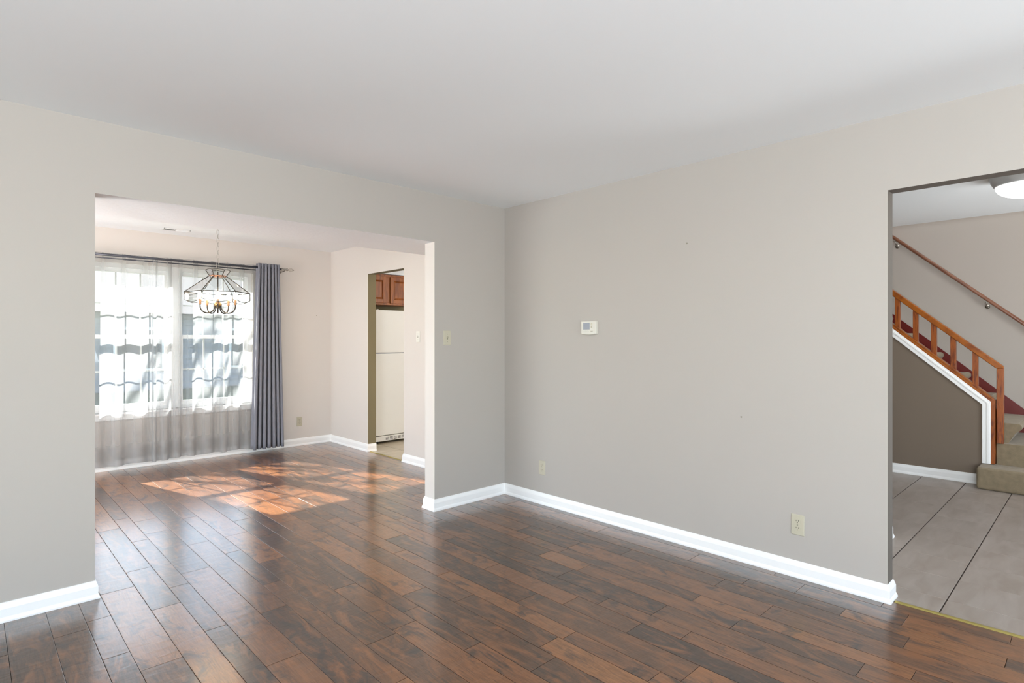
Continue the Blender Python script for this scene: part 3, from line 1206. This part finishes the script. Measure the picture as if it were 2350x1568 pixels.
def switch(center, normal, right, label, mat):
    t = thing('light_switch', label, 'light switch', center)
    F = plate_frame(center, normal, right)
    b = MB()
    pbox(F, -0.035, -0.0575, 0.035, 0.0575, 0, 0.006, b, 0.003)
    b.build('cover_plate', mat, t, bevel=0.0008)
    b = MB()
    pbox(F, -0.0055, -0.012, 0.0055, 0.012, 0.004, 0.0068, b)
    b.build('toggle_slot', M['screw'], t)
    b = MB()
    pts = [F(-0.004, -0.002, 0.005), F(0.004, -0.002, 0.005), F(0.004, 0.009, 0.005), F(-0.004, 0.009, 0.005),
           F(-0.003, 0.008, 0.017), F(0.003, 0.008, 0.017), F(0.003, 0.013, 0.015), F(-0.003, 0.013, 0.015)]
    b.add(pts, [(0, 3, 2, 1), (4, 5, 6, 7), (0, 1, 5, 4), (1, 2, 6, 5), (2, 3, 7, 6), (3, 0, 4, 7)])
    b.build('toggle', mat, t)
    for s in (0.030, -0.030):
        b = MB()
        pdisc(F, 0, s, 0.003, 0.003, 0.005, 0.0070, b, 10)
        b.build('screw', M['screw'], t)
    return t


switch((-0.618, 0, 1.330), (0, -1, 0), (1, 0, 0), 'ivory light switch on the grey wall right of the dining opening', M['almond'])
switch((0.07, 1.392, 1.345), (-1, 0, 0), (0, -1, 0), 'white light switch beside the kitchen doorway', M['white_plastic'])
outlet((0, -0.441, 0.290), (-1, 0, 0), (0, -1, 0), 'small ivory outlet low on long wall near the room corner', M['almond'])
outlet((0, -2.385, 0.290), (-1, 0, 0), (0, -1, 0), 'ivory outlet low on long wall near the foyer opening', M['almond'])
outlet((-0.345, DY, 0.297), (0, -1, 0), (1, 0, 0), 'ivory outlet on dining wall right of the grey drape', M['almond'])

# thermostat
th = thing('thermostat', 'white wall thermostat with small grey display on the long wall', 'thermostat', (0, -0.93, 1.405))
F = plate_frame((0, -0.93, 1.405), (-1, 0, 0), (0, -1, 0))
b = MB()
n_ = 8
ring = [(-0.070, 0.048), (-0.066, 0.052), (0.066, 0.052), (0.070, 0.048), (0.070, -0.040), (0.068, -0.046)]
ring += [(0.066 - 0.132 * i / 8, -0.047 - 0.006 * math.sin(math.pi * i / 8)) for i in range(9)]
ring += [(-0.068, -0.046), (-0.070, -0.040)]
k_ = len(ring)
vs = [F(p[0], p[1], 0) for p in ring] + [F(p[0], p[1], 0.020) for p in ring] + [F(p[0] * 0.93, p[1] * 0.91, 0.027) for p in ring]
fs = [tuple(range(2 * k_, 3 * k_))] + [(i, (i + 1) % k_, k_ + (i + 1) % k_, k_ + i) for i in range(k_)] + [(k_ + i, k_ + (i + 1) % k_, 2 * k_ + (i + 1) % k_, 2 * k_ + i) for i in range(k_)]
b.add(vs, fs)
b.build('housing', M['dull_white'], th)
b = MB()
pbox(F, -0.047, -0.013, 0.014, 0.036, 0.0255, 0.0278, b)
b.build('screen', M['lcd'], th, bevel=0.001)
for (u, v) in ((0.030, 0.026), (0.030, 0.005)):
    b = MB()
    pbox(F, u - 0.006, v - 0.008, u + 0.006, v + 0.008, 0.026, 0.0285, b, 0.001)
    b.build('button', M['screw'], th)
for i in range(3):
    b = MB()
    pbox(F, -0.045 + i * 0.021, -0.030, -0.029 + i * 0.021, -0.022, 0.026, 0.0285, b, 0.001)
    b.build('button', M['dull_white'], th)
b = MB()
pbox(F, 0.022, -0.029, 0.042, -0.023, 0.026, 0.0285, b, 0.001)
b.build('button', M['screw'], th)

# small plastic wall anchors left in the plaster
for (c, nrm, rt, lab) in (((0, -1.71, 1.935), (-1, 0, 0), (0, -1, 0), 'tiny nail hole high on the long greige wall'),
                          ((0, -2.065, 0.858), (-1, 0, 0), (0, -1, 0), 'tiny nail hole at mid height on long wall above an outlet'),
                          ((-0.123, DY, 1.62), (0, -1, 0), (1, 0, 0), 'tiny nail hole on the dining wall right of the drape')):
    F = plate_frame(c, nrm, rt)
    b = MB()
    pdisc(F, 0, 0, 0.0055, 0.0055, 0, 0.0012, b, 10)
    tag(b.build('nail_hole', M['screw']), lab, 'nail hole')

# ------------------------------------------------------------------ kitchen: refrigerator and cabinet
FX0, FX1, FY = 0.345, 1.095, 2.72
fr = thing('refrigerator', 'almond white top-freezer refrigerator seen through the kitchen doorway', 'refrigerator', (0.72, 3.05, 0))
b = MB()
b.box(FX0 + 0.004, FY + 0.055, 0.03, FX1 - 0.004, 3.385, 1.682)
b.build('body', M['fridge'], fr, bevel=0.004)
b = MB()
b.box(FX0, FY, 1.148, FX1, FY + 0.05, 1.686)
d1 = b.build('freezer_door', M['fridge'], fr, bevel=0.008, seg=3)
b = MB()
b.box(FX0, FY, 0.108, FX1, FY + 0.05, 1.138)
d2 = b.build('door', M['fridge'], fr, bevel=0.008, seg=3)
b = MB()
b.box(FX0 + 0.006, FY + 0.012, 1.136, FX1 - 0.006, FY + 0.05, 1.150)
b.build('door_gasket', M['lcd'], fr)
b = MB()
b.box(FX0 + 0.004, FY + 0.008, 0.034, FX1 - 0.004, FY + 0.05, 0.100)
gr_ = b.build('toe_grille', M['fridge'], fr, bevel=0.003)
b = MB()
for r_ in range(3):
    for i in range(9):
        x = FX0 + 0.15 + i * 0.058
        b.box(x, FY + 0.0065, 0.048 + r_ * 0.014, x + 0.045, FY + 0.010, 0.054 + r_ * 0.014)
b.build('grille_slots', M['slot'], gr_)
b = MB()
b.lathe([(0.014, 0), (0.014, 0.012), (0.006, 0.014)], (FX0 + 0.045, FY + 0.03, 1.684), 14)
b.build('hinge_cap', M['white_plastic'], fr)
for xx in (FX0 + 0.06, FX1 - 0.06):
    b = MB()
    b.lathe([(0.014, 0), (0.016, 0.01), (0.010, 0.035)], (xx, FY + 0.07, 0.0), 12)
    b.build('foot', M['black'], fr)
b = MB()
for (z0, z1) in ((1.18, 1.50), (0.70, 1.10)):
    b.box(FX1 - 0.060, FY - 0.035, z0, FX1 - 0.035, FY - 0.018, z1)
    b.box(FX1 - 0.060, FY - 0.035, z0, FX1 - 0.035, FY, z0 + 0.02)
    b.box(FX1 - 0.060, FY - 0.035, z1 - 0.02, FX1 - 0.035, FY, z1)
b.build('handle', M['fridge'], fr, bevel=0.003)

cb = thing('wall_cabinet', 'cherry stained wooden wall cabinet above the refrigerator', 'cabinet', (0.735, 3.2, 1.775))
CY0, CZ0, CZ1 = 3.07, 1.775, 2.18
b = MB()
b.box(0.31, CY0 + 0.018, CZ0, 1.16, 3.395, CZ1)
# face frame
b.box(0.31, CY0, CZ0, 0.345, CY0 + 0.018, CZ1)
b.box(1.125, CY0, CZ0, 1.16, CY0 + 0.018, CZ1)
b.box(0.345, CY0, CZ0, 1.125, CY0 + 0.018, CZ0 + 0.035)
b.box(0.345, CY0, CZ1 - 0.035, 1.125, CY0 + 0.018, CZ1)
b.box(0.70, CY0, CZ0 + 0.035, 0.77, CY0 + 0.018, CZ1 - 0.035)
b.build('carcass', M['cabinet'], cb, bevel=0.0015)
for (x0, x1) in ((0.330, 0.706), (0.764, 1.140)):
    z0, z1 = CZ0 + 0.022, CZ1 - 0.028
    b = MB()
    y0, y1 = CY0 - 0.019, CY0 - 0.001
    s_ = 0.055
    b.box(x0, y0, z0, x0 + s_, y1, z1)
    b.box(x1 - s_, y0, z0, x1, y1, z1)
    b.box(x0 + s_, y0, z0, x1 - s_, y1, z0 + s_)
    b.box(x0 + s_, y0, z1 - s_, x1 - s_, y1, z1)
    dd = b.build('door', M['cabinet'], cb, bevel=0.004)
    b = MB()
    px0, px1, pz0, pz1 = x0 + s_, x1 - s_, z0 + s_, z1 - s_
    i_ = 0.022
    v = [(px0, y0 + 0.012, pz0), (px1, y0 + 0.012, pz0), (px1, y0 + 0.012, pz1), (px0, y0 + 0.012, pz1),
         (px0 + i_, y0 + 0.003, pz0 + i_), (px1 - i_, y0 + 0.003, pz0 + i_), (px1 - i_, y0 + 0.003, pz1 - i_), (px0 + i_, y0 + 0.003, pz1 - i_)]
    b.add(v, [(4, 5, 6, 7), (0, 1, 5, 4), (1, 2, 6, 5), (2, 3, 7, 6), (3, 0, 4, 7)])
    b.build('raised_panel', M['cabinet'], dd)

# ------------------------------------------------------------------ foyer ceiling light
LX, LY = 1.85, -3.195
fl_ = thing('ceiling_light', 'frosted dome flush-mount ceiling light in the foyer', 'ceiling light', (LX, LY, H))
b = MB()
b.lathe([(0.195, 0.0), (0.196, -0.008), (0.185, -0.040), (0.170, -0.068), (0.160, -0.074)], (LX, LY, H), 48)
b.build('base', M['nickel_plate'], fl_)
b = MB()
pr = [(0.162, 0.0)]
for k in range(1, 13):
    a = math.pi / 2 * k / 12
    pr.append((max(0.002, 0.162 * math.cos(a)), -0.082 * math.sin(a)))
b.lathe(pr, (LX, LY, H - 0.074), 48)
b.build('glass_dome', M['dome'], fl_)

# ------------------------------------------------------------------ staircase
st = thing('staircase', 'beige carpeted staircase climbing left behind the wooden railing', 'stairs', (3.8, -2.9, 0))
XS0, XS1 = X1 + 0.09, 4.285


def rounded_step(mb, y_front, y_back, z0, z1, xa, xb, slant=0.10):
    """carpeted step: bullnosed tread wrapped over a recessed riser"""
    prof = [(y_back, z0), (y_front + slant, z0), (y_front + 0.040, z1 - 0.085), (y_front + 0.016, z1 - 0.066)]
    for k in range(9):
        a = math.pi * (1.5 - k / 8)
        prof.append((y_front + 0.026 + 0.030 * math.cos(a), z1 - 0.033 + 0.033 * math.sin(a)))
    prof.append((y_back, z1))
    mb.prism(prof, 'x', xa, xb)


nos = -3.05
zt = 0.565
b = MB()
b.box(3.105, -4.4, 0.0, XS1, -2.775, 0.192)
b.build('starting_step', M['carpet'], st, bevel=0.022, seg=4)
b = MB()
rounded_step(b, -3.55, -2.886, 0.192, 0.385, X1 + 0.035, XS1)
b.build('step', M['carpet'], st, bevel=0.010, seg=3)
for i in range(9):
    yf = nos + 0.232 * i
    b = MB()
    rounded_step(b, yf, min(yf + 0.30, -0.905), zt - 0.205, zt, XS0 + 0.002, XS1)
    b.build('step', M['carpet'], st, bevel=0.006, seg=2)
    zt += 0.205
b = MB()
s_ = 0.205 / 0.232
z_at = lambda y, off: 0.56 + s_ * (y - nos) + off
b.prism([(-3.40, z_at(-3.40, 0.02)), (-0.905, z_at(-0.905, 0.02)), (-0.905, z_at(-0.905, -0.36)), (-3.40, z_at(-3.40, -0.36))], 'x', 4.286, 4.299)
b.build('skirt_board', M['skirt'], st, bevel=0.001)
b = MB()
b.prism([(-2.93, z_at(-2.93, -0.02)), (-0.905, z_at(-0.905, -0.02)), (-0.905, z_at(-0.905, -0.28)), (-2.93, z_at(-2.93, -0.28))], 'x', XS0 - 0.006, XS0 + 0.001)
b.build('stringer', M['skirt'], st)

# railing
rl = thing('stair_railing', 'golden oak stair railing with square balusters and newel post', 'railing', (X1, -2.9, 0.2))
top0 = 1.082      # top edge of the top rail at y = -2.93
tz = lambda y: top0 + 0.877 * (y + 2.93)
yl = -0.95
b = MB()
b.prism([(-2.937, tz(-2.937)), (yl, tz(yl)), (yl, tz(yl) - 0.064), (-2.888, tz(-2.888) - 0.064), (-2.937, tz(-2.937) - 0.012)], 'x', X1 + 0.010, X1 + 0.078)
b.build('top_rail', M['oak_rail'], rl, bevel=0.006, seg=3)
bz = lambda y: 0.757 + SL * (y + 2.853)
b = MB()
b.prism([(-2.872, bz(-2.872) + 0.002), (yl, bz(yl)), (yl, bz(yl) + 0.045), (-2.872, bz(-2.872) + 0.045)], 'x', X1 + 0.002, X1 + 0.088)
b.prism([(-2.872, bz(-2.872) - 0.010), (yl, bz(yl) - 0.010), (yl, bz(yl) + 0.022), (-2.872, bz(-2.872) + 0.022)], 'x', X1 - 0.012, X1 + 0.002)
b.build('bottom_rail', M['oak_rail'], rl, bevel=0.004)
b = MB()
b.prism([(-2.937, 0.385), (-2.888, 0.385), (-2.888, tz(-2.888) - 0.065), (-2.937, tz(-2.937) - 0.013)], 'x', X1 + 0.010, X1 + 0.078)
b.build('newel_post', M['oak_bal'], rl, bevel=0.004)
b = MB()
b.prism([(-2.882, 0.197), (-2.850, 0.197), (-2.850, bz(-2.850) + 0.03), (-2.882, bz(-2.882) + 0.042)], 'x', X1 - 0.0125, X1 + 0.0885)
b.build('edge_trim', M['oak_bal'], rl, bevel=0.002)
ys = [-2.738, -2.575, -2.427, -2.281, -2.132]
while ys[-1] + 0.150 < -1.0:
    ys.append(ys[-1] + 0.150)
for y in ys:
    b = MB()
    hw = 0.021
    b.prism([(y - hw, bz(y - hw) + 0.035), (y + hw, bz(y + hw) + 0.035), (y + hw, tz(y + hw) - 0.055), (y - hw, tz(y - hw) - 0.055)], 'x', X1 + 0.022, X1 + 0.064)
    b.build('baluster', M['oak_bal'], rl, bevel=0.002)

# wall handrail
hr = thing('wall_handrail', 'reddish brown wooden handrail on brackets along the stair wall', 'handrail', (4.22, -2.7, 1.7))
hz = lambda y: 1.475 + 0.906 * (y + 3.005)
b = MB()
pts2 = [(0.026 * math.cos(a) + 4.22, 0.021 * math.sin(a)) for a in [2 * math.pi * k / 14 for k in range(14)]]
ya, yb_ = -3.5, -1.0
vs = [(p[0], ya, hz(ya) + p[1] * 1.15) for p in pts2] + [(p[0], yb_, hz(yb_) + p[1] * 1.15) for p in pts2]
b.add(vs, [tuple(range(14))[::-1], tuple(range(14, 28))] + [(k, (k + 1) % 14, 14 + (k + 1) % 14, 14 + k) for k in range(14)], 0, True)
b.build('rail', M['handrail'], hr)
for y in (-2.72, -1.93, -1.2):
    b = MB()
    b.tube([(4.22, y, hz(y) - 0.022), (4.225, y, hz(y) - 0.05), (4.25, y, hz(y) - 0.072), (4.299, y, hz(y) - 0.078)], 0.006, 8)
    b.lathe([(0.022, 0), (0.022, 0.006), (0.012, 0.010)], (4.299, y, hz(y) - 0.078), 14, 'x')
    b.box(4.210, y - 0.022, hz(y) - 0.034, 4.230, y + 0.022, hz(y) - 0.022)
    b.build('bracket', M['nickel'], hr)

# ------------------------------------------------------------------ outdoors beyond the dining window
b = MB()
b.box(-25, DY + 0.3, -0.55, 15, 45, -0.35)
lw_ = b.build('lawn', M['grass'])
struct(lw_, 'green lawn outside the dining window', 'lawn')

hs = thing('house', 'pale grey sided neighbouring house beyond the dining window', 'house', (3, 19, -0.35))
HX0, HX1, HY = -5.0, 13.5, 18.0
b = MB()
b.box(HX0, HY, -0.35, HX1, HY + 8, 2.2)
for i in range(13):
    z = -0.3 + i * 0.19
    b.prism([(HY, z), (HY - 0.03, z), (HY, z + 0.18)], 'x', HX0, HX1)
b.build('wall', M['siding'], hs)
b = MB()
b.prism([(HY - 0.6, 2.15), (HY + 8.6, 2.15), (HY + 4.0, 4.0)], 'x', HX0 - 0.4, HX1 + 0.4)
b.build('roof', M['shingle'], hs)
for x in (-3.2, 0.0, 3.4, 7.4, 10.6):
    b = MB()
    b.box(x, HY - 0.08, 0.3, x + 1.4, HY - 0.01, 1.7)
    f_ = b.build('window', M['vinyl'], hs)
    b = MB()
    b.box(x + 0.08, HY - 0.10, 0.38, x + 1.32, HY - 0.075, 1.62)
    b.build('pane', M['pane_dark'], f_)

# garden tree whose branches throw their shadow through the window
tr = thing('tree', 'branching garden tree outside the dining window', 'tree', (-4.6, 8.4, -0.35))
b = MB()
rt = random.Random(21)


def branch(mb, p, d, L, r, depth, leaves):
    pts = [Vector(p)]
    rr = [r]
    dd = Vector(d).normalized()
    n = 6
    for i in range(n):
        dd = (dd + Vector((rt.uniform(-1, 1), rt.uniform(-1, 1), rt.uniform(-0.6, 0.8))) * 0.13).normalized()
        pts.append(pts[-1] + dd * L / n)
        rr.append(r * (1 - 0.55 * (i + 1) / n))
    mb.tube(pts, rr, 8)
    if depth > 0:
        for k in range(2 if depth > 1 else 3):
            i = rt.randint(2, n)
            nd = (dd + Vector((rt.uniform(-1, 1), rt.uniform(-1, 1), rt.uniform(-0.5, 0.7))) * 0.85).normalized()
            branch(mb, pts[i], nd, L * rt.uniform(0.5, 0.72), rr[i] * 0.6, depth - 1, leaves)
    else:
        for k in range(1):
            q = pts[rt.randint(3, n)] + Vector((rt.uniform(-1, 1), rt.uniform(-1, 1), rt.uniform(-1, 1))) * 0.15
            leaves.append(q)


lv = []
trunk_pts = [(-4.6, 8.4, -0.40), (-4.55, 8.4, 0.8), (-4.45, 8.35, 1.9), (-4.3, 8.3, 2.8)]
b.tube(trunk_pts, [0.20, 0.17, 0.15, 0.13], 12)
for d, L_ in (((1, -0.1, 0.55), 2.6), ((0.5, 0.3, 1), 2.4), ((-0.8, 0.2, 0.8), 2.2), ((0.9, 0.1, 0.95), 2.8), ((0.1, -0.4, 1), 2.2)):
    branch(b, trunk_pts[-1], d, L_, 0.085, 2, lv)
b.build('trunk', M['bark'], tr)
b = MB()
for q in lv:
    n_l = Vector((rt.uniform(-1, 1), rt.uniform(-1, 1), rt.uniform(-1, 1))).normalized()
    u = n_l.orthogonal().normalized() * 0.030
    v = n_l.cross(u).normalized() * 0.055
    b.add([q - v, q + u * 0.9, q + v, q - u * 0.9], [(0, 1, 2, 3)])
b.build('foliage', M['leaf'], tr, recalc=False)
